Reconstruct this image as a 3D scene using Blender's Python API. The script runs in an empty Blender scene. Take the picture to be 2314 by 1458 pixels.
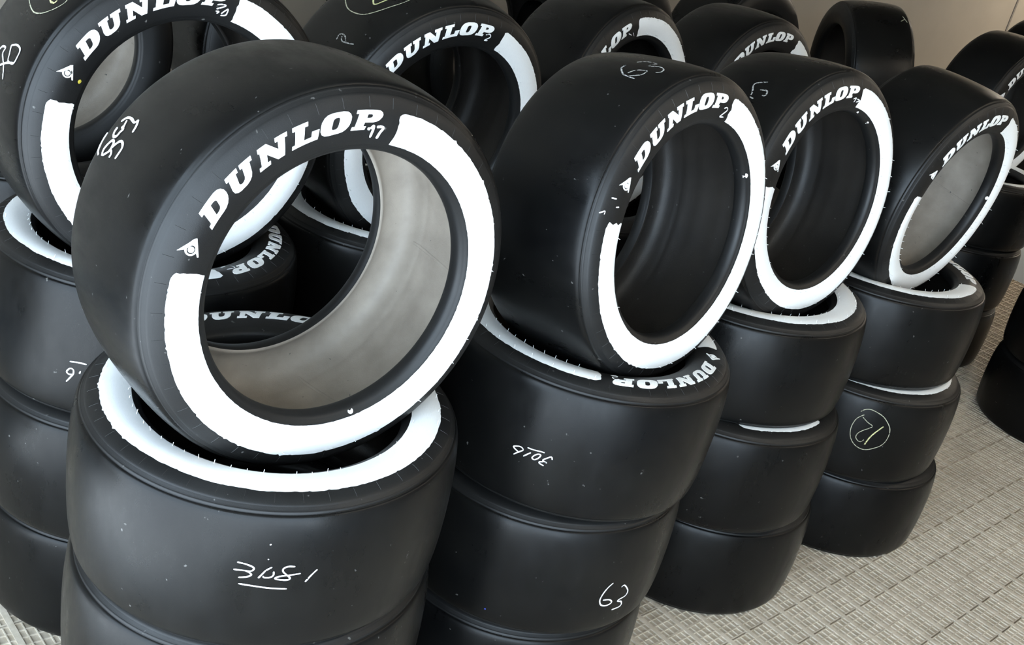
import bpy, bmesh, math, random
from mathutils import Vector, Matrix, noise
from mathutils.geometry import tessellate_polygon

S = bpy.context.scene
COL = S.collection
random.seed(7)

# ------------------------------------------------------------------ camera
cam_data = bpy.data.cameras.new('camera')
cam_data.sensor_width = 36.0
cam_data.lens = 36.0 * 2404.66 / 2314.0
cam_data.clip_start = 0.05
cam = bpy.data.objects.new('camera', cam_data)
COL.objects.link(cam)
PITCH, ROLL, CAM_H = 0.4316, 0.2291, 1.9367
_f = Vector((0, math.cos(PITCH), -math.sin(PITCH)))
_r = Vector((1, 0, 0))
_u = _r.cross(_f)
_r2 = _r * math.cos(ROLL) + _u * math.sin(ROLL)
_u2 = -_r * math.sin(ROLL) + _u * math.cos(ROLL)
cam.matrix_world = Matrix(((_r2.x, _u2.x, -_f.x, 0), (_r2.y, _u2.y, -_f.y, 0), (_r2.z, _u2.z, -_f.z, CAM_H), (0, 0, 0, 1)))
S.camera = cam

# ------------------------------------------------------------------ sky, exposure
S.view_settings.view_transform = 'Standard'
S.view_settings.look = 'None'
S.view_settings.gamma = 1.0
S.view_settings.use_curve_mapping = False
S.view_settings.exposure = 0.6
world = bpy.data.worlds.new('overcast_sky')
S.world = world
world.use_nodes = True
bg = world.node_tree.nodes['Background']
bg.inputs['Color'].default_value = (0.68, 0.84, 1.0, 1)
bg.inputs['Strength'].default_value = 5.8

sun_data = bpy.data.lights.new('sun', 'SUN')
sun_data.energy = 38.0
sun_data.angle = 0.01
sun_data.color = (1.0, 0.97, 0.93)
sun = bpy.data.objects.new('sun', sun_data)
COL.objects.link(sun)
SUN_EL, SUN_AZ = math.radians(70), math.radians(-110)     # high, just outside the open end of the garage
_s = Vector((math.cos(SUN_EL) * math.cos(SUN_AZ), math.cos(SUN_EL) * math.sin(SUN_AZ), math.sin(SUN_EL)))
sun.rotation_euler = _s.to_track_quat('Z', 'Y').to_euler()

# ------------------------------------------------------------------ helpers
UX, UY, NX, NY = 0.6871, 0.7266, -0.7266, 0.6871     # row direction and its left normal on the floor
def UN(u, n, z=0.0):
    return Vector((u * UX + n * NX, u * UY + n * NY, z))

def mesh_obj(name, verts, faces, mat, parent=None, smooth=False, uvs=None):
    me = bpy.data.meshes.new(name)
    me.from_pydata(verts, [], faces)
    if smooth:
        me.polygons.foreach_set('use_smooth', [True] * len(me.polygons))
    if uvs:
        l = me.uv_layers.new(name='UVMap')
        for lp in me.loops:
            l.data[lp.index].uv = uvs[lp.vertex_index]
    if mat:
        me.materials.append(mat)
    me.update()
    o = bpy.data.objects.new(name, me)
    COL.objects.link(o)
    if parent:
        o.parent = parent
    return o

def link_mesh(name, me, parent):
    o = bpy.data.objects.new(name, me)
    COL.objects.link(o)
    o.parent = parent
    return o

def box_v(cx, cy, cz, sx, sy, sz, V, F, top_only=False):
    b = len(V)
    for dz in (-sz / 2, sz / 2):
        for dx, dy in ((-1, -1), (1, -1), (1, 1), (-1, 1)):
            V.append((cx + dx * sx / 2, cy + dy * sy / 2, cz + dz))
    F += [(b + 4, b + 5, b + 6, b + 7), (b, b + 1, b + 5, b + 4), (b + 1, b + 2, b + 6, b + 5),
          (b + 2, b + 3, b + 7, b + 6), (b + 3, b, b + 4, b + 7)]
    if not top_only:
        F.append((b + 3, b + 2, b + 1, b))

# ------------------------------------------------------------------ materials
def new_mat(name):
    m = bpy.data.materials.new(name)
    m.use_nodes = True
    nt = m.node_tree
    return m, nt, nt.nodes['Principled BSDF']

def noise_node(nt, scale, detail=4, rough=0.55, vec=None):
    n = nt.nodes.new('ShaderNodeTexNoise')
    n.inputs['Scale'].default_value = scale
    n.inputs['Detail'].default_value = detail
    n.inputs['Roughness'].default_value = rough
    if vec is not None:
        nt.links.new(vec, n.inputs['Vector'])
    return n

def ramp(nt, src, stops):
    r = nt.nodes.new('ShaderNodeValToRGB')
    e = r.color_ramp.elements
    while len(e) < len(stops):
        e.new(0.5)
    for k, (p, c) in enumerate(stops):
        e[k].position = p
        e[k].color = (c[0], c[1], c[2], 1)
    nt.links.new(src, r.inputs['Fac'])
    return r

def rubber(name, c0, c1, r0, r1, bump=0.15, bscale=900, spec=0.5):
    m, nt, b = new_mat(name)
    tc = nt.nodes.new('ShaderNodeTexCoord')
    oi = nt.nodes.new('ShaderNodeObjectInfo')
    add = nt.nodes.new('ShaderNodeVectorMath')
    nt.links.new(tc.outputs['Object'], add.inputs[0])
    nt.links.new(oi.outputs['Location'], add.inputs[1])
    big = noise_node(nt, 5.5, 5, 0.6, add.outputs[0])
    base = ramp(nt, big.outputs['Fac'], [(0.35, c0), (0.68, c1)])
    fl = noise_node(nt, 75, 2, 0.5, add.outputs[0])
    fm = ramp(nt, fl.outputs['Fac'], [(0.735, (0, 0, 0)), (0.775, (1, 1, 1))])
    mx = nt.nodes.new('ShaderNodeMix')
    mx.data_type = 'RGBA'
    nt.links.new(fm.outputs['Color'], mx.inputs['Factor'])
    nt.links.new(base.outputs['Color'], mx.inputs['A'])
    mx.inputs['B'].default_value = (0.09, 0.088, 0.082, 1)
    nt.links.new(mx.outputs['Result'], b.inputs['Base Color'])
    mr = nt.nodes.new('ShaderNodeMapRange')
    mr.inputs['From Min'].default_value = 0.3
    mr.inputs['From Max'].default_value = 0.7
    mr.inputs['To Min'].default_value = r0
    mr.inputs['To Max'].default_value = r1
    st = nt.nodes.new('ShaderNodeVectorMath')
    st.operation = 'MULTIPLY'
    st.inputs[1].default_value = (1.0, 1.0, 0.45)
    nt.links.new(add.outputs[0], st.inputs[0])
    mid = noise_node(nt, 9, 7, 0.68, st.outputs[0])
    nt.links.new(mid.outputs['Fac'], mr.inputs['Value'])
    nt.links.new(mr.outputs['Result'], b.inputs['Roughness'])
    fine = noise_node(nt, bscale, 2, 0.5, add.outputs[0])
    bp = nt.nodes.new('ShaderNodeBump')
    bp.inputs['Strength'].default_value = bump
    bp.inputs['Distance'].default_value = 0.0006
    nt.links.new(fine.outputs['Fac'], bp.inputs['Height'])
    nt.links.new(bp.outputs['Normal'], b.inputs['Normal'])
    b.inputs['Specular IOR Level'].default_value = spec
    return m

M_TREAD = rubber('slick_tread_rubber', (0.0025, 0.0026, 0.0028), (0.0055, 0.0054, 0.0050), 0.22, 0.46, 0.15, 900, 0.22)
M_SIDE = rubber('sidewall_rubber', (0.0055, 0.0055, 0.0056), (0.009, 0.009, 0.0088), 0.40, 0.52, 0.2, 700, 0.35)
M_LINER_LIT = rubber('lit_dusty_liner_rubber', (0.24, 0.207, 0.172), (0.39, 0.342, 0.285), 0.5, 0.62, 0.6, 420, 0.4)  # dust plus the light in the brighter interiors, put into the colour
M_LINER = rubber('shaded_liner_rubber', (0.013, 0.011, 0.0095), (0.026, 0.022, 0.018), 0.42, 0.55, 0.6, 420, 0.4)  # same liner, colour darkened for the shade inside screened tires

def paint_mat(name, c_thick, c_thin, lo, hi):
    m, nt, b = new_mat(name)
    uv = nt.nodes.new('ShaderNodeUVMap')
    mp = nt.nodes.new('ShaderNodeMapping')
    mp.inputs['Scale'].default_value = (7.0, 60.0, 1.0)
    nt.links.new(uv.outputs['UV'], mp.inputs['Vector'])
    n = noise_node(nt, 3.0, 6, 0.65, mp.outputs['Vector'])
    nt.links.new(ramp(nt, n.outputs['Fac'], [(lo, c_thin), (hi, c_thick)]).outputs['Color'], b.inputs['Base Color'])
    b.inputs['Roughness'].default_value = 0.55
    bp = nt.nodes.new('ShaderNodeBump')
    bp.inputs['Strength'].default_value = 0.25
    bp.inputs['Distance'].default_value = 0.0008
    nt.links.new(n.outputs['Fac'], bp.inputs['Height'])
    nt.links.new(bp.outputs['Normal'], b.inputs['Normal'])
    return m

M_PAINT = paint_mat('white_brushed_paint', (0.86, 0.87, 0.86), (0.70, 0.72, 0.72), 0.25, 0.5)
M_LETTER = paint_mat('raised_white_letter_paint', (0.84, 0.84, 0.82), (0.72, 0.72, 0.70), 0.3, 0.5)

def plain(name, c, rough=0.6, metallic=0.0):
    m, nt, b = new_mat(name)
    n = noise_node(nt, 40, 4)
    d = tuple(x * 0.82 for x in c)
    nt.links.new(ramp(nt, n.outputs['Fac'], [(0.3, d), (0.65, c)]).outputs['Color'], b.inputs['Base Color'])
    b.inputs['Roughness'].default_value = rough
    b.inputs['Metallic'].default_value = metallic
    return m

def chalk(name, c, cover):
    m, nt, b = new_mat(name)
    b.inputs['Base Color'].default_value = (c[0], c[1], c[2], 1)
    b.inputs['Roughness'].default_value = 0.8
    tc = nt.nodes.new('ShaderNodeTexCoord')
    n = noise_node(nt, 260, 3, 0.6, tc.outputs['Object'])
    r = ramp(nt, n.outputs['Fac'], [(0.5 - cover, (0, 0, 0)), (0.62 - cover, (1, 1, 1))])
    nt.links.new(r.outputs['Color'], b.inputs['Alpha'])
    return m

M_CHALK = chalk('white_chalk', (0.82, 0.84, 0.85), 0.22)
M_CHALK_DIM = chalk('faded_white_chalk', (0.50, 0.50, 0.48), 0.10)
M_CHALK_YEL = chalk('pale_yellow_chalk', (0.62, 0.60, 0.30), 0.14)
M_CHALK_DULL = chalk('dull_yellowish_chalk', (0.44, 0.43, 0.31), 0.16)
M_HAIR = plain('painted_rubber_hair', (0.75, 0.76, 0.75), 0.6)
M_VENT = plain('worn_vent_line_rubber', (0.016, 0.016, 0.0155), 0.6)
M_YELLOW = plain('yellow_dot_paint', (0.55, 0.45, 0.05), 0.6)
M_BLUE = plain('blue_ink', (0.03, 0.05, 0.35), 0.6)
CHALK={'T1':[[[147.67,-0.1162],[149.86,-0.1159],[151.86,-0.1131],[153.08,-0.1084],[153.61,-0.1006]],[[153.2,-0.0878],[151.67,-0.0932],[149.66,-0.0893],[148.39,-0.0832],[148.53,-0.075],[149.78,-0.0726],[151.02,-0.0723],[152.98,-0.0861]],[[151.4,-0.0744],[149.19,-0.0691],[147.28,-0.0589],[147.29,-0.0487],[148.25,-0.0417],[149.85,-0.0412],[151.53,-0.0423]],[[150.43,-0.0687],[151.25,-0.0618],[152.26,-0.0621]],[[144.98,-0.0961],[146.52,-0.0952],[147.43,-0.0885],[146.88,-0.0797],[145.45,-0.0778],[144.49,-0.0752],[144.17,-0.0852]],[[143.27,-0.0992],[141.61,-0.0905],[141.15,-0.0766],[141.47,-0.0599],[140.56,-0.0544],[142.13,-0.0466],[143.72,-0.0441]],[[142.11,-0.0852],[143.84,-0.0799],[144.87,-0.0749]]],
 'S1a':[[[-81.02,0.0447],[-78.94,0.0428],[-77.11,0.0387],[-76.63,0.0346],[-77.23,0.0299],[-78.87,0.0297],[-81.75,0.0297]],[[-78.87,0.0297],[-77.58,0.0263],[-77.11,0.0222],[-78.13,0.0177],[-80.28,0.0147]],[[-75.23,0.0167],[-74.41,0.0248],[-73.59,0.0328]],[[-73.59,0.0328],[-72.07,0.0398]],[[-71.51,0.0311],[-71.5,0.0234],[-72.39,0.0188],[-73.75,0.0184],[-74.08,0.0216]],[[-66.14,0.0405],[-67.96,0.041],[-69.13,0.0367],[-69.0,0.0301],[-67.9,0.0232],[-67.09,0.0175],[-67.72,0.0137],[-69.82,0.0145],[-70.98,0.0173],[-69.95,0.0212],[-67.62,0.0232],[-64.44,0.0259]],[[-60.1,0.0312],[-61.48,0.0211],[-62.93,0.0076]],[[-80.08,0.0022],[-76.19,0.0],[-72.0,-0.003],[-67.51,-0.0049]],[[-73.17,0.0554],[-73.42,0.0542]],[[-73.07,0.0841],[-73.37,0.0818]]],
 'S2a':[[[-108.44,-0.0381],[-107.43,-0.0312],[-106.24,-0.0245],[-105.53,-0.0198],[-106.07,-0.016],[-107.22,-0.0155],[-109.08,-0.0203],[-108.73,-0.0237],[-107.86,-0.026],[-107.13,-0.0275]],[[-104.9,-0.0332],[-103.78,-0.0257],[-102.63,-0.0188]],[[-104.28,-0.0108],[-102.11,-0.0106],[-99.5,-0.0087],[-98.09,-0.0084]],[[-100.85,-0.0319],[-101.78,-0.0295],[-101.29,-0.0225],[-100.06,-0.0161],[-99.13,-0.0168],[-99.65,-0.025],[-100.85,-0.0319]],[[-94.89,-0.0187],[-95.19,-0.0141],[-95.67,-0.0133],[-96.83,-0.0187],[-97.94,-0.0252],[-97.58,-0.0273],[-96.34,-0.0293]],[[-97.53,-0.0284],[-98.88,-0.0319],[-98.84,-0.0348],[-97.86,-0.0367],[-97.01,-0.0377]]],
 'S2b':[[[-54.52,-0.0032],[-56.37,-0.0138],[-57.66,-0.0277],[-58.32,-0.0416],[-58.22,-0.051],[-57.17,-0.0623],[-55.39,-0.0677],[-53.56,-0.068],[-52.29,-0.0645],[-52.33,-0.059],[-53.89,-0.0519],[-56.83,-0.0491]],[[-49.44,-0.0227],[-48.22,-0.0195],[-46.26,-0.0304],[-44.9,-0.0426],[-44.92,-0.052],[-45.81,-0.0572],[-48.49,-0.0611],[-48.82,-0.0652],[-46.81,-0.07],[-45.92,-0.0798],[-46.45,-0.0858],[-48.4,-0.0874],[-50.48,-0.0877]]],
 'S4b':[[[-98.66,0.0863],[-96.81,0.0966],[-94.23,0.1008],[-90.77,0.0969],[-86.72,0.0873],[-83.17,0.0682],[-81.23,0.0518],[-80.43,0.0314],[-80.9,0.0069],[-82.61,-0.011],[-85.46,-0.0232],[-88.79,-0.0333],[-92.24,-0.0343],[-95.87,-0.0248],[-98.58,-0.0075],[-99.98,0.0136],[-100.28,0.0355],[-99.5,0.0583],[-97.68,0.0726],[-96.36,0.0791]],[[-96.87,0.0716],[-93.44,0.0583],[-90.72,0.0511],[-90.88,0.0442],[-94.31,0.0276],[-96.16,0.0135],[-96.33,-0.0002],[-94.84,-0.0094],[-93.21,-0.0111],[-92.03,-0.0016]],[[-84.95,0.0555],[-87.42,0.0349],[-89.33,0.0148],[-90.23,-0.0027],[-90.85,-0.0184]]],
 'U1':[[[162.23,-0.0426],[160.26,-0.015],[158.65,-0.0042],[158.35,0.0112],[160.51,0.0091],[163.34,0.0315],[167.28,0.0455]],[[156.3,0.03],[158.98,0.0376],[161.16,0.0441],[160.68,0.0667],[158.39,0.0718],[155.69,0.0697],[155.17,0.0507],[156.39,0.0307]],[[164.43,0.0112],[161.97,0.0406],[160.51,0.0698]]],
 'U1y':[[[138.48,-0.0505],[141.43,-0.0182],[143.2,0.0151],[143.56,0.04],[141.9,0.0657],[138.29,0.0864],[134.5,0.0936],[131.38,0.0761]],[[136.31,0.0339],[137.66,0.0549],[137.47,0.0684],[136.03,0.0701]]],
 'T2':[[[107.31,0.0043],[110.05,0.0062],[113.58,0.0261],[114.25,0.0387],[114.71,0.0597]],[[112.37,0.0325],[109.26,0.0397],[108.06,0.0603],[111.07,0.0621],[112.32,0.056],[114.01,0.0424]],[[103.05,0.0114],[100.24,0.0276],[100.48,0.0501],[103.86,0.0462],[102.35,0.0654],[103.34,0.0803],[105.81,0.0853],[107.47,0.0787]]],
 'T3':[[[124.93,0.0356],[127.58,0.008],[132.48,0.0216],[133.98,0.0228]],[[130.21,0.0353],[129.83,0.0544],[132.26,0.0597],[132.67,0.0511]],[[134.93,0.0242],[135.37,0.0365]]],
 'V1a':[[[-92.66,-0.073],[-91.06,-0.0598],[-90.17,-0.0509],[-90.23,-0.042],[-91.43,-0.0408],[-92.56,-0.0502],[-91.57,-0.0546],[-90.63,-0.0531]],[[-91.53,-0.0253],[-88.72,-0.0233],[-85.73,-0.0237]],[[-88.08,-0.0479],[-87.67,-0.0413]]],
 'U2':[[[146.78,0.0164],[144.49,0.0131],[143.55,0.0243],[144.03,0.0371],[145.45,0.0478]],[[144.38,0.0238],[145.99,0.0382],[144.09,0.076]]],
 'U2y':[[[130.1,-0.0818],[131.53,-0.069],[133.43,-0.0452],[134.07,-0.0258],[133.76,-0.0032],[132.58,0.0184],[130.41,0.0332],[126.87,0.0464],[121.98,0.0576],[118.37,0.0641],[114.47,0.0656],[112.37,0.0574]],[[123.54,-0.0103],[125.81,0.0103],[125.45,0.0183],[123.05,0.0233],[120.48,0.0265]]],
 'S2bdot':[[[-101.66,-0.1106],[-101.01,-0.1089]]]}
FACE={'T1':[[[89.3,0.268],[88.24,0.2725],[88.6,0.2534]],[[87.08,0.271],[85.74,0.272],[84.52,0.2702],[85.28,0.2631],[85.87,0.2521]],[[90.53,0.268],[89.43,0.268]]],
 'T2':[[[79.58,0.2681],[77.56,0.2715],[76.53,0.2667],[78.86,0.2554],[79.9,0.25],[76.59,0.2514]],[[159.41,0.3059],[159.05,0.294]],[[162.02,0.2892],[161.57,0.2809]],[[165.61,0.3191],[164.55,0.3099],[165.69,0.3097]]],
 'U2':[[[81.6,0.2719],[79.32,0.2762],[77.96,0.2697],[80.61,0.258],[78.36,0.2591]]],
 'U1':[[[83.24,0.2709],[80.7,0.2738],[79.34,0.2724],[81.15,0.2667],[83.08,0.2623]],[[83.11,0.2575],[81.51,0.2575],[82.34,0.253]],[[80.24,0.2543],[78.76,0.2634],[77.84,0.2668],[77.85,0.2543],[80.19,0.2506]]],
 'S2a':[[[-80.51,0.264],[-77.73,0.2586],[-77.52,0.2651],[-80.06,0.2724],[-79.39,0.2804],[-77.22,0.277]]],
 'V1a':[[[-32.21,0.2534],[-28.71,0.2508]],[[-32.21,0.2736],[-27.78,0.2743],[-27.14,0.2583]]],
 'T3':[[[88.09,0.2638],[85.59,0.2668],[86.28,0.256]],[[84.42,0.265],[81.09,0.2623],[84.0,0.2569]]],
 'U3':[[[112.24,0.2701],[108.24,0.2575]],[[107.2,0.2647],[104.97,0.2503]]]}
# ------------------------------------------------------------------ setting: floor of click-together grid mats
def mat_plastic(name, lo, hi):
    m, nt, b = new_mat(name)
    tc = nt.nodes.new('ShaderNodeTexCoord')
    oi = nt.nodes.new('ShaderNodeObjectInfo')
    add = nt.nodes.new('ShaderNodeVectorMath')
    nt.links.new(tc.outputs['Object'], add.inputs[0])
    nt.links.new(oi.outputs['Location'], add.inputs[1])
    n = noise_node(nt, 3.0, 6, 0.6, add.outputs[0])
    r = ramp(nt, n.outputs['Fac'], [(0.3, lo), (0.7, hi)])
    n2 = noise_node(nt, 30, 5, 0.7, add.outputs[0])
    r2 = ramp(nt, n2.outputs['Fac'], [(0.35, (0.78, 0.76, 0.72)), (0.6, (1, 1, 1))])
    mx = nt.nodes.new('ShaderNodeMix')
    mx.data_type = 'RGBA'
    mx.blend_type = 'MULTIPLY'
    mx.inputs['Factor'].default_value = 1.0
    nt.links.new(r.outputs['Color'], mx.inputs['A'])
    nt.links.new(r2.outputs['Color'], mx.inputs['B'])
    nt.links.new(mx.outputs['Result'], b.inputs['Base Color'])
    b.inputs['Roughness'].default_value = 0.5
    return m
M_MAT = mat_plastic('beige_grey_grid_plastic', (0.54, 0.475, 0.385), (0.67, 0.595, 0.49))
M_CELL = mat_plastic('shaded_recess_plastic', (0.42, 0.365, 0.29), (0.54, 0.475, 0.385))  # darker than the ribs to paint in the shade the cells hold
M_SLAB = plain('sky_tinted_concrete', (0.29, 0.335, 0.38), 0.85)  # blue put into the ground so its reflection cools the tread highlights

V, F = [], []
box_v(0, 0, -0.055, 40, 40, 0.08, V, F)
floor = mesh_obj('floor', V, F, M_SLAB)
floor['kind'] = 'structure'

TW, TN = 0.431, 0.3125
def tile_mesh():
    """one mat: recessed cell floor, wide ribs running across the row, thin ribs between, cross ribs, two open slots"""
    V, F, cells = [], [], []
    cuts = (0.0, 0.1105, 0.2115, TN)
    gaps = (0.0052, 0.0052, 0.0016, 0.0052)
    for k in range(3):
        y0, y1 = cuts[k] + gaps[k] / 2, cuts[k + 1] - gaps[k + 1] / 2
        ym, yl = (y0 + y1) / 2, y1 - y0
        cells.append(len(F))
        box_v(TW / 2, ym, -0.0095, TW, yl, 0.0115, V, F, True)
        for j in range(5):                                    # cross ribs of the cells
            y = y0 + 0.0013 + (yl - 0.0026) * j / 4
            box_v(TW / 2, y, -0.0023, TW, 0.0028, 0.0040, V, F, True)
        for i in range(20):                                   # thin lengthwise ribs
            if i % 4:
                box_v(TW * (i + 0.35) / 20, ym, -0.0022, 0.0026, yl, 0.0042, V, F, True)
    for i in range(0, 20, 4):                                 # wide ribs run on over the slots
        box_v(TW * i / 20 + 0.0065, TN / 2, -0.0045, 0.0145, TN, 0.0100, V, F, True)
    me = bpy.data.meshes.new('floor_mat')
    me.from_pydata(V, [], F)
    me.materials.append(M_MAT)
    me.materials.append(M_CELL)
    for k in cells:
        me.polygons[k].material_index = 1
    return me
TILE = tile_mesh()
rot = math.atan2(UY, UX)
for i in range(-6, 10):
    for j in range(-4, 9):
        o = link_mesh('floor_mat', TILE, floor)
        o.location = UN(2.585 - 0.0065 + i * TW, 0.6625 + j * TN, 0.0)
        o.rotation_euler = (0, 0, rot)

M_WALL = None
def wall_mat():
    m, nt, b = new_mat('cream_wall_panel_paint')
    tc = nt.nodes.new('ShaderNodeTexCoord')
    n = noise_node(nt, 1.2, 5, 0.6, tc.outputs['Object'])
    nt.links.new(ramp(nt, n.outputs['Fac'], [(0.3, (0.36, 0.32, 0.265)), (0.7, (0.43, 0.385, 0.32))]).outputs['Color'], b.inputs['Base Color'])
    b.inputs['Roughness'].default_value = 0.5
    return m
M_WALL = wall_mat()
M_CEIL = plain('dim_ceiling_paint', (0.22, 0.20, 0.165), 0.7)
M_TRIM = plain('grey_joint_strip', (0.22, 0.20, 0.18), 0.6)

def un_box(name, u0, u1, n0, n1, z0, z1, mat, kind='structure', parent=None):
    V, F = [], []
    box_v(0, 0, 0, u1 - u0, n1 - n0, z1 - z0, V, F)
    o = mesh_obj(name, V, F, mat, parent)
    o.location = UN((u0 + u1) / 2, (n0 + n1) / 2, (z0 + z1) / 2)
    o.rotation_euler = (0, 0, rot)
    if kind:
        o['kind'] = kind
    return o
WALL_N = 3.75
un_box('wall_back', -1.2, 12.0, WALL_N, WALL_N + 0.12, -0.015, 3.1, M_WALL)
un_box('wall_right', 12.0, 12.12, -1.92, WALL_N + 0.12, -0.015, 3.1, M_WALL)
un_box('wall_front', 0.8, 12.12, -1.92, -1.8, -0.015, 3.1, M_WALL)
un_box('added_wall_left', -1.2, -1.08, 2.15, WALL_N + 0.12, -0.015, 3.1, M_WALL)  # unseen return wall, added to block daylight from the left
un_box('ceiling', -1.2, 12.12, -1.92, WALL_N + 0.12, 3.1, 3.2, M_CEIL)
for k, u in enumerate((2.5, 5.6, 8.71, 10.9)):
    un_box('trim_%d' % (k + 1), u - 0.012, u + 0.012, WALL_N - 0.006, WALL_N + 0.002, 0, 3.1, M_TRIM)

# ------------------------------------------------------------------ tyre profile (r, z), face side is +z
CROWN = [(0.3272, 0.1326), (0.3275, 0.1312), (0.3286, 0.1306), (0.3304, 0.1300), (0.3322, 0.1280), (0.3340, 0.1235), (0.3358, 0.1160),
         (0.3376, 0.1050), (0.3394, 0.0900), (0.3412, 0.0700), (0.3425, 0.0450), (0.3431, 0.0220), (0.3433, 0.0)]
SIDE = [(0.3272, 0.1326), (0.3266, 0.1345), (0.3256, 0.1362), (0.3246, 0.1362), (0.3242, 0.1374), (0.3232, 0.1376), (0.3228, 0.1388),
        (0.3217, 0.1391), (0.3213, 0.1403), (0.3202, 0.1406), (0.3197, 0.1419), (0.3170, 0.1440), (0.3120, 0.1470), (0.3050, 0.1500),
        (0.2974, 0.1526), (0.2900, 0.1546), (0.2820, 0.1557), (0.2740, 0.1556), (0.2650, 0.1543), (0.2560, 0.1520), (0.2480, 0.1496),
        (0.2440, 0.1482), (0.2410, 0.1470), (0.2395, 0.1452), (0.2370, 0.1440), (0.2340, 0.1420), (0.2312, 0.1385), (0.2296, 0.1340),
        (0.2287, 0.1285), (0.2287, 0.1230), (0.2296, 0.1180), (0.2320, 0.1140)]
LINER = [(0.2320, 0.1140), (0.2355, 0.1132), (0.2400, 0.1160), (0.2440, 0.1215), (0.2520, 0.1280), (0.2640, 0.1345), (0.2780, 0.1380), (0.2920, 0.1380),
         (0.3040, 0.1340), (0.3130, 0.1260), (0.3190, 0.1130), (0.3225, 0.0960), (0.3238, 0.0880), (0.3232, 0.0860), (0.3245, 0.0700), (0.3252, 0.0400),
         (0.3248, 0.0380), (0.3256, 0.0200), (0.3258, 0.0)]
SEG = 192
def interp(tab, x):
    for (x0, y0), (x1, y1) in zip(tab, tab[1:]):
        if x0 <= x <= x1:
            return y0 + (y1 - y0) * (x - x0) / (x1 - x0 + 1e-12)
    return tab[0][1] if x < tab[0][0] else tab[-1][1]
LOW = [(r, z * 1.12 if z > 0.09 else z * (1 + 0.12 * z / 0.09)) for r, z in CROWN]
_ft = sorted([(r, z) for r, z in SIDE if r > 0.2296])
def face_z(r):
    return interp(_ft, r)
_tt = sorted([(z, r) for r, z in CROWN])
_tl = sorted([(z, r) for r, z in LOW])
def tread_r(z):
    return interp(_tt, abs(z))

_lt = sorted([(z, r) for r, z in LINER if r > 0.318])
def lathe(name, prof, mat):
    V, F, uv = [], [], []
    n = len(prof)
    for k in range(SEG):
        a = 2 * math.pi * k / SEG
        c, s = math.cos(a), math.sin(a)
        for r, z in prof:
            V.append((r * c, r * s, z))
    for k in range(SEG):
        k2 = (k + 1) % SEG
        for j in range(n - 1):
            F.append((k * n + j, k2 * n + j, k2 * n + j + 1, k * n + j + 1))
    me = bpy.data.meshes.new(name)
    me.from_pydata(V, [], F)
    me.polygons.foreach_set('use_smooth', [True] * len(me.polygons))
    me.materials.append(mat)
    return me
LOW = [(r, z * 1.12 if z > 0.09 else z * (1 + 0.12 * z / 0.09)) for r, z in CROWN]
LOWSIDE = [(r, min(0.1557, z * 1.12) if r > 0.3 else z) for r, z in SIDE]
mir = lambda p: [(r, -z) for r, z in p]
ME_TREAD_SYM = lathe('tread_even', mir(CROWN) + CROWN[::-1][1:], M_TREAD)
ME_SIDE_SYM = lathe('sidewall_even', mir(SIDE)[::-1], M_SIDE)
ME_TREAD = lathe('tread', mir(LOW) + CROWN[::-1][1:], M_TREAD)
ME_SIDE = lathe('sidewall', SIDE, M_SIDE)
ME_SIDE_B = lathe('sidewall_reverse', mir(LOWSIDE)[::-1], M_SIDE)
ME_LINER_LIT = lathe('inner_liner_lit', LINER + mir(LINER)[::-1][1:], M_LINER_LIT)
ME_LINER = lathe('inner_liner', LINER + mir(LINER)[::-1][1:], M_LINER)

def pt_face(deg, r, off):
    a = math.radians(deg)
    return Vector((r * math.cos(a), r * math.sin(a), face_z(r) + off))
def pt_tread(deg, z, off):
    a = math.radians(deg)
    r = (tread_r(z) if z > 0 else interp(_tl, -z)) + off
    return Vector((r * math.cos(a), r * math.sin(a), z))

# ---- painted band
def band_mesh(a0, a1, seed, r_out=0.2974, r_in=0.2445):
    rnd = random.Random(seed)
    V, F, uv = [], [], []
    step = 0.75
    nA = int((a1 - a0) / step)
    nR = 9
    for i in range(nA + 1):
        a = a0 + (a1 - a0) * i / nA
        jo = (noise.noise((a * 0.55, seed * 3.1, 0)) * 0.0011 + noise.noise((a * 0.09, seed * 1.7, 5)) * 0.0016)
        ji = noise.noise((a * 0.7, seed * 5.3, 9)) * 0.0006
        if rnd.random() < 0.10:
            jo += rnd.uniform(-0.0016, 0.0022)
        e = min(i, nA - i)
        ro, ri = r_out + jo, r_in + ji
        if e < 3:                                            # rounded brush ends
            ro -= (3 - e) ** 2 * 0.0006
        for j in range(nR + 1):
            t = j / nR
            r = ri + (ro - ri) * t
            sh = 0.0
            if e == 0:
                sh = noise.noise((t * 4, seed * 2.2, 1)) * 1.1
            ang = math.radians(a + sh)
            V.append((r * math.cos(ang), r * math.sin(ang), face_z(r) + 0.0005))
            uv.append((a / 360.0 * 6.28, t))
    for i in range(nA):
        for j in range(nR):
            b = i * (nR + 1) + j
            F.append((b, b + nR + 1, b + nR + 2, b + 1))
    return V, F, uv
def flip(F):
    return [tuple(reversed(f)) for f in F]

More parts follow.
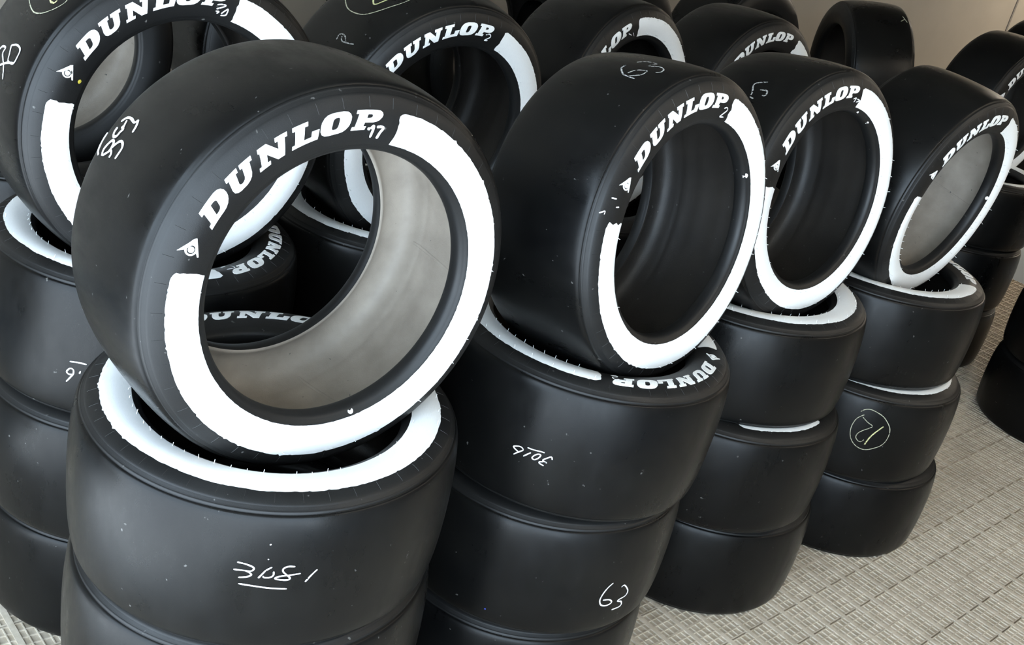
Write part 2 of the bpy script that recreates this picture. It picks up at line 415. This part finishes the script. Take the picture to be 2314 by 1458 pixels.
# ---- raised lettering: outlines in a 100-unit cap height
GLYPH = [
 ('D', 152.5, 50, 125, [[(0,0),(0,20),(13,20),(13,80),(0,80),(0,100),(82,100),(98,97),(112,88),(121,74),(125,58),(125,40),(121,26),(112,12),(98,3),(82,0)],
                  [(50,23),(50,77),(66,77),(75,73),(79,64),(79,36),(75,27),(66,23)]]),
 ('U', 141.2, 47, 122, [[(0,100),(56,100),(56,82),(46,82),(46,38),(48,29),(56,23),(66,23),(75,29),(78,38),(78,82),(68,82),(68,100),(122,100),(122,82),(111,82),(111,34),(106,16),(94,4),(78,-2),(46,-2),(28,4),(16,16),(11,34),(11,82),(0,82)]]),
 ('N', 129.5, 50, 134, [[(2,100),(42,100),(92,46),(92,82),(80,82),(80,100),(132,100),(132,82),(121,82),(121,0),(88,0),(38,56),(38,18),(52,18),(52,0),(-2,0),(-2,18),(9,18),(9,82),(2,82)]]),
 ('L', 117.6, 44.5, 112, [[(0,100),(62,100),(62,82),(49,82),(49,22),(82,22),(82,48),(112,48),(112,0),(0,0),(0,18),(12,18),(12,82),(0,82)]]),
 ('O', 108.0, 49.5, 122, [[(40,102),(82,102),(100,98),(112,88),(120,72),(122,56),(122,44),(120,28),(112,12),(100,2),(82,-2),(40,-2),(22,2),(10,12),(2,28),(0,44),(0,56),(2,72),(10,88),(22,98)],
                  [(55,78),(66,78),(72,74),(75,66),(75,34),(72,26),(66,22),(55,22),(49,26),(46,34),(46,66),(49,74)]]),
 ('P', 96.6, 45, 118, [[(0,100),(84,100),(100,98),(112,90),(118,78),(118,66),(112,52),(100,42),(84,38),(50,38),(50,18),(64,18),(64,0),(0,0),(0,18),(12,18),(12,82),(0,82)],
                  [(51,60),(51,79),(66,79),(73,76),(76,69),(73,63),(66,60)]]),
]
def dense(poly, step=9.0):
    out = []
    for (x0, y0), (x1, y1) in zip(poly, poly[1:] + poly[:1]):
        n = max(1, int(math.hypot(x1 - x0, y1 - y0) / step))
        for k in range(n):
            out.append((x0 + (x1 - x0) * k / n, y0 + (y1 - y0) * k / n))
    return out
def prism(loops, V, F, top, base):
    """loops of (angle, radius): a raised flat-topped shape that follows the sidewall"""
    def P(a, r, off):
        return pt_face(a, r, off)
    pts = [q for lp in loops for q in lp]
    flat = [[Vector((math.radians(a) * 0.281, r, 0)) for a, r in lp] for lp in loops]
    idx = {}
    def vid(q):
        if q not in idx:
            idx[q] = len(V)
            V.append(tuple(P(q[0], q[1], top)))
        return idx[q]
    def dist(p, q):
        return math.hypot(math.radians(p[0] - q[0]) * 0.281, p[1] - q[1])
    stack = [tuple(pts[k] for k in t) for t in tessellate_polygon(flat)]
    while stack:
        t = stack.pop()
        e = [dist(t[k], t[(k + 1) % 3]) for k in range(3)]
        m = max(range(3), key=lambda k: (round(e[k], 9), t[k], t[(k + 1) % 3]))
        if e[m] > 0.0045:
            p, q, r = t[m], t[(m + 1) % 3], t[(m + 2) % 3]
            lo, hi = min(p, q), max(p, q)
            c = ((lo[0] + hi[0]) / 2, (lo[1] + hi[1]) / 2)
            stack += [(p, c, r), (c, q, r)]
            continue
        f = [vid(q) for q in t]
        A, B, C = (Vector(V[k]) for k in f)
        cz = (B - A).cross(C - A).z
        if abs(cz) > 1e-12:
            F.append(tuple(f) if cz > 0 else tuple(reversed(f)))
    for lp in loops:
        n0 = len(V)
        for a, r in lp:
            V.append(tuple(P(a, r, top)))
            V.append(tuple(P(a, r, base)))
        m = len(lp)
        for k in range(m):
            i, j = n0 + 2 * k, n0 + 2 * ((k + 1) % m)
            F.append((i, j, j + 1, i + 1))
def letter_mesh():
    V, F = [], []
    for ch, a0, wmm, wu, loops in GLYPH:
        L3 = []
        for lp in loops:
            q = []
            for x, y in dense(lp):
                s = x * wmm / wu + 0.40 * y * 0.298
                q.append((round(a0 - math.degrees(s / 281.0) - 86.3, 5), round(0.2667 + 0.000298 * y, 6)))
            L3.append(q)
        prism(L3, V, F, 0.0011, -0.0005)
    return V, F, [(v[0] * 8, v[1] * 2) for v in V]
EMB = [(75.24, 0.3003), (72.9, 0.2917), (70.61, 0.2844), (70.2, 0.2812), (72.75, 0.2740), (75.6, 0.2668), (75.75, 0.2690), (73.9, 0.2755), (71.9, 0.2800), (72.3, 0.2830), (74.3, 0.2912)]
def emblem_mesh():
    V, F = [], []
    prism([EMB], V, F, 0.0011, -0.0005)
    ca, cr = 73.9, 0.2825
    def ring(ro, n=28):
        return [(ca + math.degrees(ro * math.cos(2 * math.pi * k / n) / 0.2825), cr + ro * math.sin(2 * math.pi * k / n)) for k in range(n)]
    prism([ring(0.0092), ring(0.0066)], V, F, 0.0011, -0.0005)
    prism([ring(0.0046)], V, F, 0.0011, -0.0005)
    return V, F, [(v[0] * 8, v[1] * 2) for v in V]
def to_mesh(name, V, F, mat, uv=None, smooth=False):
    me = bpy.data.meshes.new(name)
    me.from_pydata(V, [], F)
    if smooth:
        me.polygons.foreach_set('use_smooth', [True] * len(me.polygons))
    if uv:
        l = me.uv_layers.new(name='UVMap')
        for lp in me.loops:
            l.data[lp.index].uv = uv[lp.vertex_index]
    me.materials.append(mat)
    return me
_v, _fc, _uv = letter_mesh()
ME_LETTER = to_mesh('lettering', _v, _fc, M_LETTER, _uv)
_v, _fc, _uv = emblem_mesh()
ME_EMBLEM = to_mesh('winged_emblem', _v, _fc, M_LETTER, _uv)

# ---- strokes drawn on the rubber
def spline(pts, sub=5):
    if len(pts) < 3:
        return [tuple(pts[0][k] + (pts[-1][k] - pts[0][k]) * t / 6 for k in (0, 1)) for t in range(7)]
    P = [pts[0]] + list(pts) + [pts[-1]]
    out = []
    for i in range(1, len(P) - 2):
        p0, p1, p2, p3 = P[i - 1:i + 3]
        for s in range(sub):
            t = s / sub
            out.append(tuple(0.5 * (2 * p1[k] + (p2[k] - p0[k]) * t + (2 * p0[k] - 5 * p1[k] + 4 * p2[k] - p3[k]) * t * t + (3 * p1[k] - p0[k] - 3 * p2[k] + p3[k]) * t ** 3) for k in (0, 1)))
    out.append(P[-2])
    return out
def ribbon(strokes, width, mode, off=0.0007):
    V, F = [], []
    for st in strokes:
        if len(st) < 2:
            continue
        q = spline(st)
        X = [(pt_tread if mode == 't' else pt_face)(a, b, off) for a, b in q]
        keep = [0]
        for k in range(1, len(X)):
            if (X[k] - X[keep[-1]]).length > 0.0008:
                keep.append(k)
        X = [X[k] for k in keep]
        n = len(X)
        if n < 2:
            continue
        for k, x in enumerate(X):
            t = (X[min(k + 1, n - 1)] - X[max(k - 1, 0)]).normalized()
            nrm = Vector((x.x, x.y, 0)).normalized() if mode == 't' else Vector((0, 0, 1))
            sd = nrm.cross(t).normalized()
            w = width * (0.5 if k in (0, n - 1) else 1.0) * (1 + 0.25 * noise.noise(x * 90)) / 2
            V.append(tuple(x + sd * w))
            V.append(tuple(x - sd * w))
            if k:
                b = len(V) - 4
                F.append((b, b + 2, b + 3, b + 1))
    return V, F
def digits(strokes, mode, near):
    """strokes that touch make one digit"""
    pts = [[(pt_tread if mode == 't' else pt_face)(a, q, 0) for a, q in spline(s)] if len(s) > 1 else [] for s in strokes]
    left, out = [i for i in range(len(strokes)) if pts[i]], []
    while left:
        grp = [left.pop(0)]
        k = 0
        while k < len(grp):
            for j in list(left):
                if min((p - q).length for p in pts[grp[k]] for q in pts[j]) < near:
                    left.remove(j)
                    grp.append(j)
            k += 1
        out.append([strokes[i] for i in grp])
    return out
def dot_part(name, deg, r, rad, mat, parent):
    V, F = [], []
    c = pt_face(deg, r, 0.0004)
    n = 14
    V.append(tuple(c + Vector((0, 0, 0.0008))))
    for k in range(n):
        a = 2 * math.pi * k / n
        w = rad * (1 + 0.15 * noise.noise((k * 1.3, deg, r * 50)))
        e = math.radians(deg)
        rr = r + w * math.cos(a)
        V.append(tuple(pt_face(deg + math.degrees(w * 1.2 * math.sin(a) / r), rr, 0.0006)))
    for k in range(n):
        F.append((0, 1 + k, 1 + (k + 1) % n))
    return mesh_obj(name, V, F, mat, parent)

# ---- rubber hairs (moulding whiskers) and radial vent lines
def hair_mesh(seed, a0, a1):
    rnd = random.Random(seed)
    V, F = [], []
    for r0, cnt, ph in ((0.2495, 60, 0.0), (0.2930, 40, 2.0)):
        for k in range(cnt):
            a = 360.0 * k / cnt + ph + rnd.uniform(-0.5, 0.5)
            if rnd.random() < 0.2 or not (a0 + 1 < a + 720 * (a < 0) < a1 - 1 or a0 + 1 < a + 360 < a1 - 1 or a0 + 1 < a - 360 < a1 - 1):
                continue
            p = pt_face(a, r0, 0)
            er = Vector((p.x, p.y, 0)).normalized()
            et = Vector((-er.y, er.x, 0))
            d = (Vector((0, 0, 1)) + er * rnd.uniform(-0.35, 0.25) + et * rnd.uniform(-0.35, 0.35)).normalized()
            ln = rnd.uniform(0.005, 0.0095)
            w = 0.00075
            tip = p + d * ln
            b = len(V)
            for j in range(4):
                c, s = math.cos(j * math.pi / 2), math.sin(j * math.pi / 2)
                V.append(tuple(p + er * w * c + et * w * s))
            for j in range(4):
                c, s = math.cos(j * math.pi / 2), math.sin(j * math.pi / 2)
                V.append(tuple(tip + er * w * .7 * c + et * w * .7 * s))
            for j in range(4):
                F.append((b + j, b + (j + 1) % 4, b + 4 + (j + 1) % 4, b + 4 + j))
            F.append((b + 4, b + 5, b + 6, b + 7))
    return V, F
def vent_mesh():
    V, F = [], []
    rnd = random.Random(3)
    for k in range(44):
        a = 360.0 * k / 44 + rnd.uniform(-0.3, 0.3)
        for (r0, r1) in ((0.3000, 0.3150),):
            n = 4
            for j in range(n):
                ra, rb = r0 + (r1 - r0) * j / n, r0 + (r1 - r0) * (j + 1) / n
                w = 0.00045
                b = len(V)
                for r in (ra, rb):
                    dw = math.degrees(w / r)
                    V += [tuple(pt_face(a - dw, r, -0.0002)), tuple(pt_face(a, r, 0.0005)), tuple(pt_face(a + dw, r, -0.0002))]
                F += [(b, b + 3, b + 4, b + 1), (b + 1, b + 4, b + 5, b + 2)]
    return V, F
ME_VENT = to_mesh('vent_lines', *[flip(x) if i else x for i, x in enumerate(vent_mesh())], M_VENT)

CHALK['S4b1'] = [CHALK['S4b'].pop()]
CHALK['U1y1'] = [CHALK['U1y'].pop()]
CHALK['U2y1'] = [CHALK['U2y'].pop()]
CHALK['U5'] = [[(65.6, -0.099), (58.5, -0.113)], [(62.4, -0.108), (58.8, -0.083)], [(130, 0.108), (123, 0.112)], [(129, 0.098), (123, 0.103)]]
# ------------------------------------------------------------------ one tyre
COUNT = [0]
def tire(pos, nrm, label, group, scale=1.0, phi=None, band=None, hairs=False, chalk_keys=(), face_key=None, dots=(), lit_liner=False):
    """phi: angle of the end of the lettering; band: (start, end) of the white paint relative to phi"""
    n = Vector(nrm).normalized()
    if abs(n.z) < 0.8:
        h = Vector((0, 0, 1)).cross(n).normalized()
    else:
        h = (Vector((1, 0, 0)) - n * n.x).normalized()
    v = n.cross(h)
    root = bpy.data.objects.new('racing_tire', None)
    root.empty_display_size = 0.1
    COL.objects.link(root)
    root.matrix_world = Matrix(((h.x, v.x, n.x, pos[0]), (h.y, v.y, n.y, pos[1]), (h.z, v.z, n.z, pos[2]), (0, 0, 0, 1))) @ Matrix.Diagonal((1, 1, scale, 1))
    root['label'] = label
    root['category'] = 'tire'
    root['group'] = group
    COUNT[0] += 1
    up = abs(n.z) > 0.8                                      # a lying tire sits down on its lower shoulder
    link_mesh('tread', ME_TREAD if up else ME_TREAD_SYM, root)
    link_mesh('sidewall', ME_SIDE, root)
    link_mesh('sidewall', ME_SIDE_B if up else ME_SIDE_SYM, root)
    link_mesh('inner_liner', ME_LINER_LIT if lit_liner else ME_LINER, root)
    if lit_liner:
        for a0, tilt in ((-10.0, -2.0), (-70.0, 3.0), (118.0, 2.0)):
            V, F = [], []
            for j in range(25):
                z = -0.11 + 0.22 * j / 24
                for da, lift in ((-0.55, 0.0006), (0.0, 0.0022), (0.55, 0.0006)):
                    a = math.radians(a0 + tilt * z / 0.11 + da)
                    r = interp(_lt, abs(z)) - lift
                    V.append((r * math.cos(a), r * math.sin(a), z))
                if j:
                    q = len(V) - 6
                    F += [(q, q + 1, q + 4, q + 3), (q + 1, q + 2, q + 5, q + 4)]
            mesh_obj('liner_seam', V, F, M_LINER_LIT, root, True)
    if band:
        V, F, uv = band_mesh(phi + band[0], phi + band[1], COUNT[0], *band[2:])
        o = mesh_obj('painted_band', V, flip(F), M_PAINT, root, True, uv)
        o['label'] = 'thick brushed white paint band on the sidewall'
    if phi is not None:
        for nm, me in (('lettering', ME_LETTER), ('winged_emblem', ME_EMBLEM)):
            o = link_mesh(nm, me, root)
            o.rotation_euler = (0, 0, math.radians(phi))
    if hairs:
        o = mesh_obj('rubber_hairs', *hair_mesh(COUNT[0], phi + band[0], phi + band[1]), M_HAIR, root)
        o['kind'] = 'stuff'
        o = link_mesh('vent_lines', ME_VENT, root)
        o['kind'] = 'stuff'
    for key, width, mat, nm in chalk_keys:
        for grp in digits(CHALK[key], 't', 0.0045):
            V, F = ribbon(grp, width, 't')
            mesh_obj(nm, V, F, mat, root)
    if face_key:
        for grp in digits(FACE[face_key], 'f', 0.003):
            V, F = ribbon(grp, 0.0042 if face_key == 'T1' else 0.0026, 'f', 0.0011)
            mesh_obj('stencilled_digit', V, F, M_CHALK, root)
    for deg, r, rad, mat in dots:
        dot_part('paint_dot', deg, r, rad, mat, root)
    return root

BAND = (82.0, 353.5)       # default run of the paint, from past the emblem round to the end of the lettering
CH = 'chalk_digit'
GA = 'tires tilted on top of the front row of stacks'
GB = 'tires tilted on top of the second row of stacks'
GC = 'tires tilted on top of the rear row of stacks'
GS = 'tires lying in the front row of stacks'
GT = 'tires lying in the second row of stacks'
GR = 'tires lying in the rear row of stacks'

# front row, tilted
tire((-0.3754, 1.6441, 1.2107), (0.6963, -0.7168, 0.0364), 'largest slick tire in front, tilted open on the leftmost front stack', GA, phi=86.3, band=(81.5, 353.0), hairs=True,
     chalk_keys=[('T1', 0.0045, M_CHALK, CH)], face_key='T1', dots=[(-78.6, 0.2372, 0.0042, M_PAINT)], lit_liner=True)
tire((0.1998, 2.2334, 1.2207), (0.7787, -0.613, 0.1336), 'tilted slick tire with chalked 63 on its top tread, on second front stack', GA, phi=79.0, band=(89.0, 354.5), hairs=True,
     chalk_keys=[('T2', 0.0034, M_CHALK_DIM, CH)], face_key='T2', dots=[(27.0, 0.2345, 0.0052, M_PAINT)])
tire((0.6158, 2.8199, 1.2109), (0.7099, -0.6934, 0.1234), 'tilted slick tire with chalked 5 on its tread, on third front stack', GA, phi=85.2, band=(84.0, 355.5), hairs=True,
     chalk_keys=[('T3', 0.0036, M_CHALK_DIM, CH)], face_key='T3', dots=[(74.7, 0.2350, 0.0036, M_PAINT), (58.3, 0.2345, 0.0036, M_PAINT)])
tire((1.1121, 3.3038, 1.1928), (0.7321, -0.6732, -0.1044), 'narrowest looking tilted slick tire, on the rightmost front stack', GA, phi=81.4, band=(88.0, 353.5), hairs=True,
     dots=[(1.1, 0.2395, 0.0050, M_PAINT)], lit_liner=True)
# front row, lying
tire((-0.3826, 1.6397, 0.7986), (0.0051, -0.0184, 0.9998), 'lying slick tire chalked 3081, directly under the largest tilted tire', GS, 0.9768, 80.5, (82.0, 353.0), True,
     [('S1a', 0.0027, M_CHALK, CH)])
tire((-0.3829, 1.6407, 0.4846), (0, 0, 1), 'slick tire lying under the one chalked 3081, cut by bottom edge', GS, 1.0344)
tire((-0.3829, 1.6407, 0.1615), (0, 0, 1), 'lowest slick tire of the leftmost front stack', GS, 1.0344)
tire((0.1751, 2.2287, 0.7997), (0.0311, 0.0103, 0.9995), 'lying slick tire with upside-down chalked 3016, top of second front stack', GS, 1.0436, -79.8, (82.8, 353.9), True,
     [('S2a', 0.0026, M_CHALK, CH)], 'S2a')
tire((0.1531, 2.2234, 0.4773), (0, 0, 1), 'lying slick tire with white chalked 63 on its side-facing tread', GS, 1.0207,
     chalk_keys=[('S2b', 0.0034, M_CHALK, CH), ('S2bdot', 0.004, M_BLUE, 'ink_mark')])
tire((0.141, 2.2313, 0.159), (0, 0, 1), 'lowest slick tire of second front stack, below the white 63', GS, 1.018)
tire((0.6307, 2.8471, 0.7876), (-0.0216, -0.009, 0.9997), 'top lying slick tire of third front stack, white band showing at right', GS, 0.9822, 130.0, (82.0, 353.5), True)
tire((0.6496, 2.8091, 0.4748), (0, 0, 1), 'middle lying slick tire of third front stack, thin white sliver on top', GS, 1.0213, 0.0, (271.0, 328.0, 0.2945))
tire((0.6804, 2.8458, 0.1576), (0, 0, 1), 'lowest slick tire of third front stack, standing on the floor mats', GS, 1.0096)
tire((1.1246, 3.33, 0.7759), (-0.0138, 0.0002, 0.9999), 'top lying slick tire of rightmost front stack, white band and lettering at right', GS, 0.9977, -13.0, (82.0, 352.0), True)
tire((1.156, 3.2933, 0.4631), (-0.0026, 0, 1), 'lying slick tire with chalked 12 in a yellowish circle', GS, 1.0052, 130.0, (82.0, 353.5, 0.2945),
     chalk_keys=[('S4b', 0.0022, M_CHALK_DULL, CH), ('S4b1', 0.004, M_CHALK_YEL, CH)])
tire((1.2002, 3.3173, 0.1531), (0, 0, 1), 'lowest slick tire of rightmost front stack, under the circled 12', GS, 0.9804)
# far right end of the front row
for k, (zz, lb) in enumerate(((0.7808, 'topmost of the three slick tires stacked at the far right edge'), (0.4685, 'middle one of the three slick tires stacked at the far right edge'),
                              (0.1562, 'floor level slick tire at the far right edge, beside the bare floor'))):
    tire((2.49, 4.44, zz), (0, 0, 1), lb, GS, phi=(20.0 if k else None), band=((82.0, 353.5) if k else None))
# second row, tilted
tire((-0.8469, 2.2081, 1.223), (0.7082, -0.7059, -0.0068), 'tilted slick tire with chalked 70 at the top left corner', GB, phi=80.1, band=(85.5, 354.0), hairs=True,
     chalk_keys=[('U1', 0.0042, M_CHALK, CH), ('U1y', 0.0022, M_CHALK_DULL, 'chalk_circle'), ('U1y1', 0.004, M_CHALK_YEL, CH)], face_key='U1', dots=[(155.1, 0.2529, 0.0036, M_YELLOW)])
tire((-0.3825, 2.7539, 1.2045), (0.7121, -0.694, -0.1064), 'tilted slick tire with a yellow chalk loop, behind the largest tire', GB, phi=78.2, band=(82.0, 351.5), hairs=True,
     chalk_keys=[('U2', 0.003, M_CHALK_DIM, CH), ('U2y', 0.0026, M_CHALK_DULL, 'chalk_circle'), ('U2y1', 0.004, M_CHALK_YEL, CH)], face_key='U2')
tire((0.0931, 3.377, 1.1877), (0.8067, -0.5841, 0.0895), 'tilted slick tire peeking above the second front tire, grey white band', GB, phi=109.2, band=(170.0, 352.0), hairs=True, face_key='U3')
tire((0.5691, 3.8886, 1.1828), (0.725, -0.6878, 0.0364), 'tilted slick tire peeking above the third front tire', GB, phi=75.6, band=(82.0, 352.0), hairs=True)
tire((1.34, 5.28, 1.19), (-0.985, -0.12, -0.12), 'black slick tire turned to the left, against the pale wall', GB, chalk_keys=[('U5', 0.0035, M_CHALK_DULL, 'chalk_smudge')])
tire((2.62, 6.55, 1.2), (0.715, -0.695, -0.08), 'slick tire peeking in at the top right corner by the wall', GB)
tire((2.02, 5.3, 1.19), (0.67, -0.74, -0.03), 'tilted slick tire at right behind the rightmost front tire', GB, phi=85.0, band=(84.0, 353.0), hairs=True)
# second row, lying
V1 = ((-0.8518, 2.1989, 0.7962, 1.0531), (-0.8481, 2.1821, 0.473, 1.0168), (-0.8631, 2.2101, 0.1571, 1.0061))
tire(V1[0][:3], (0.0066, 0.0046, 1), 'lying slick tire with an upside-down chalked 9 at the left edge', GT, V1[0][3], -30.7, (82.0, 353.5), True, [('V1a', 0.0029, M_CHALK, CH)], 'V1a')
tire(V1[1][:3], (0, 0, 1), 'plain lying slick tire in the middle of the left edge stack', GT, V1[1][3])
tire(V1[2][:3], (0, 0, 1), 'floor level slick tire at the bottom left corner', GT, V1[2][3])
HID = 'slick tire lying hidden low in the second row of stacks'
tire((-0.395, 2.7413, 0.7916), (0, 0, 1), 'lying slick tire with grey white band, deep behind the largest tire hole', GT, 1.0139, 60.0, (82.0, 353.5), True)
for z in (0.475, 0.1583):
    tire((-0.395, 2.7413, z), (0, 0, 1), HID, GT, 1.0139)
for (x, y) in ((0.10, 3.37), (0.57, 3.88), (1.32, 5.30), (2.60, 6.52)):
    for z in (0.762, 0.457, 0.1525):
        tire((x, y, z), (0, 0, 1), HID, GT, 0.975)
for k, (z, lb) in enumerate(((0.7808, 'top lying tire of the dark stack behind the rightmost front stack'), (0.4685, 'middle lying tire of the dark stack behind the rightmost front stack'),
                             (0.1562, 'floor level tire of the dark stack behind the rightmost front stack'))):
    tire((2.0, 5.14, z), (0, 0, 1), lb, GT, phi=60.0, band=(82.0, 353.5) if k < 2 else None)
# rear row against the wall
REAR = [((-1.385, 2.682), 'rear row tire seen through the hole of the one chalked 70'), ((-0.88, 3.28), 'rear row tire in the gap between the two upper left tires'),
        ((-0.34, 3.96), 'rear row tire behind the tire with the yellow loop'), ((0.06, 4.40), 'rear row tire behind the gap above the second front tire'),
        ((0.68, 5.0), 'rear row tire just left of the black tire that is turned left')]
for k, ((x, y), lb) in enumerate(REAR):
    tire((x, y, 1.19), (0.707, -0.707, 0.0), lb, GC, lit_liner=(k == 0))
    for z in (0.7775, 0.4665, 0.1555):
        tire((x, y, z), (0, 0, 1), 'slick tire lying hidden in the rear row of stacks', GR)

# ------------------------------------------------------------------ unseen tube lamps; the far pair is added to brighten the back wall
M_HOUSING = plain('white_lamp_housing', (0.6, 0.6, 0.58), 0.5)
m_tube, _nt, _b = new_mat('lit_lamp_tube')
_b.inputs['Emission Color'].default_value = (1.0, 0.90, 0.74, 1)
_b.inputs['Emission Strength'].default_value = 9.0
LAMPS = [(9.2, 3.0, 30, 'added tube lamp to brighten the pale back wall'), (10.8, 1.6, 40, 'tube lamp added at the far end to brighten the back wall'),
         (2.2, -0.6, 8, 'tube lamp under the ceiling nearest the open side'), (4.4, -0.6, 8, 'second tube lamp from the open side'), (6.6, -0.6, 8, 'third tube lamp from the open side')]
for k, (u, n, watt, lb) in enumerate(LAMPS):
    V, F = [], []
    box_v(0, 0, 0.03, 1.3, 0.2, 0.06, V, F)
    lamp = mesh_obj('unseen_ceiling_light', V, F, M_HOUSING)
    lamp.location = UN(u, n, 3.04)
    lamp.rotation_euler = (0, 0, rot)
    lamp['label'] = lb
    lamp['group'] = 'tube lamps under the ceiling'
    lamp['category'] = 'lamp'
    V, F = [], []
    for s in (-0.05, 0.05):
        box_v(0, s, -0.015, 1.2, 0.03, 0.03, V, F)
    t = mesh_obj('tube', V, F, m_tube, lamp)
    t['kind'] = 'stuff'
    ld = bpy.data.lights.new('tube_light', 'AREA')
    ld.shape = 'RECTANGLE'
    ld.size, ld.size_y = 1.2, 0.15
    ld.energy = watt
    ld.color = (1.0, 0.87, 0.70)
    lo = bpy.data.objects.new('tube_light', ld)
    COL.objects.link(lo)
    lo.location = UN(u, n, 3.0)
    lo.rotation_euler = (0, 0, rot)
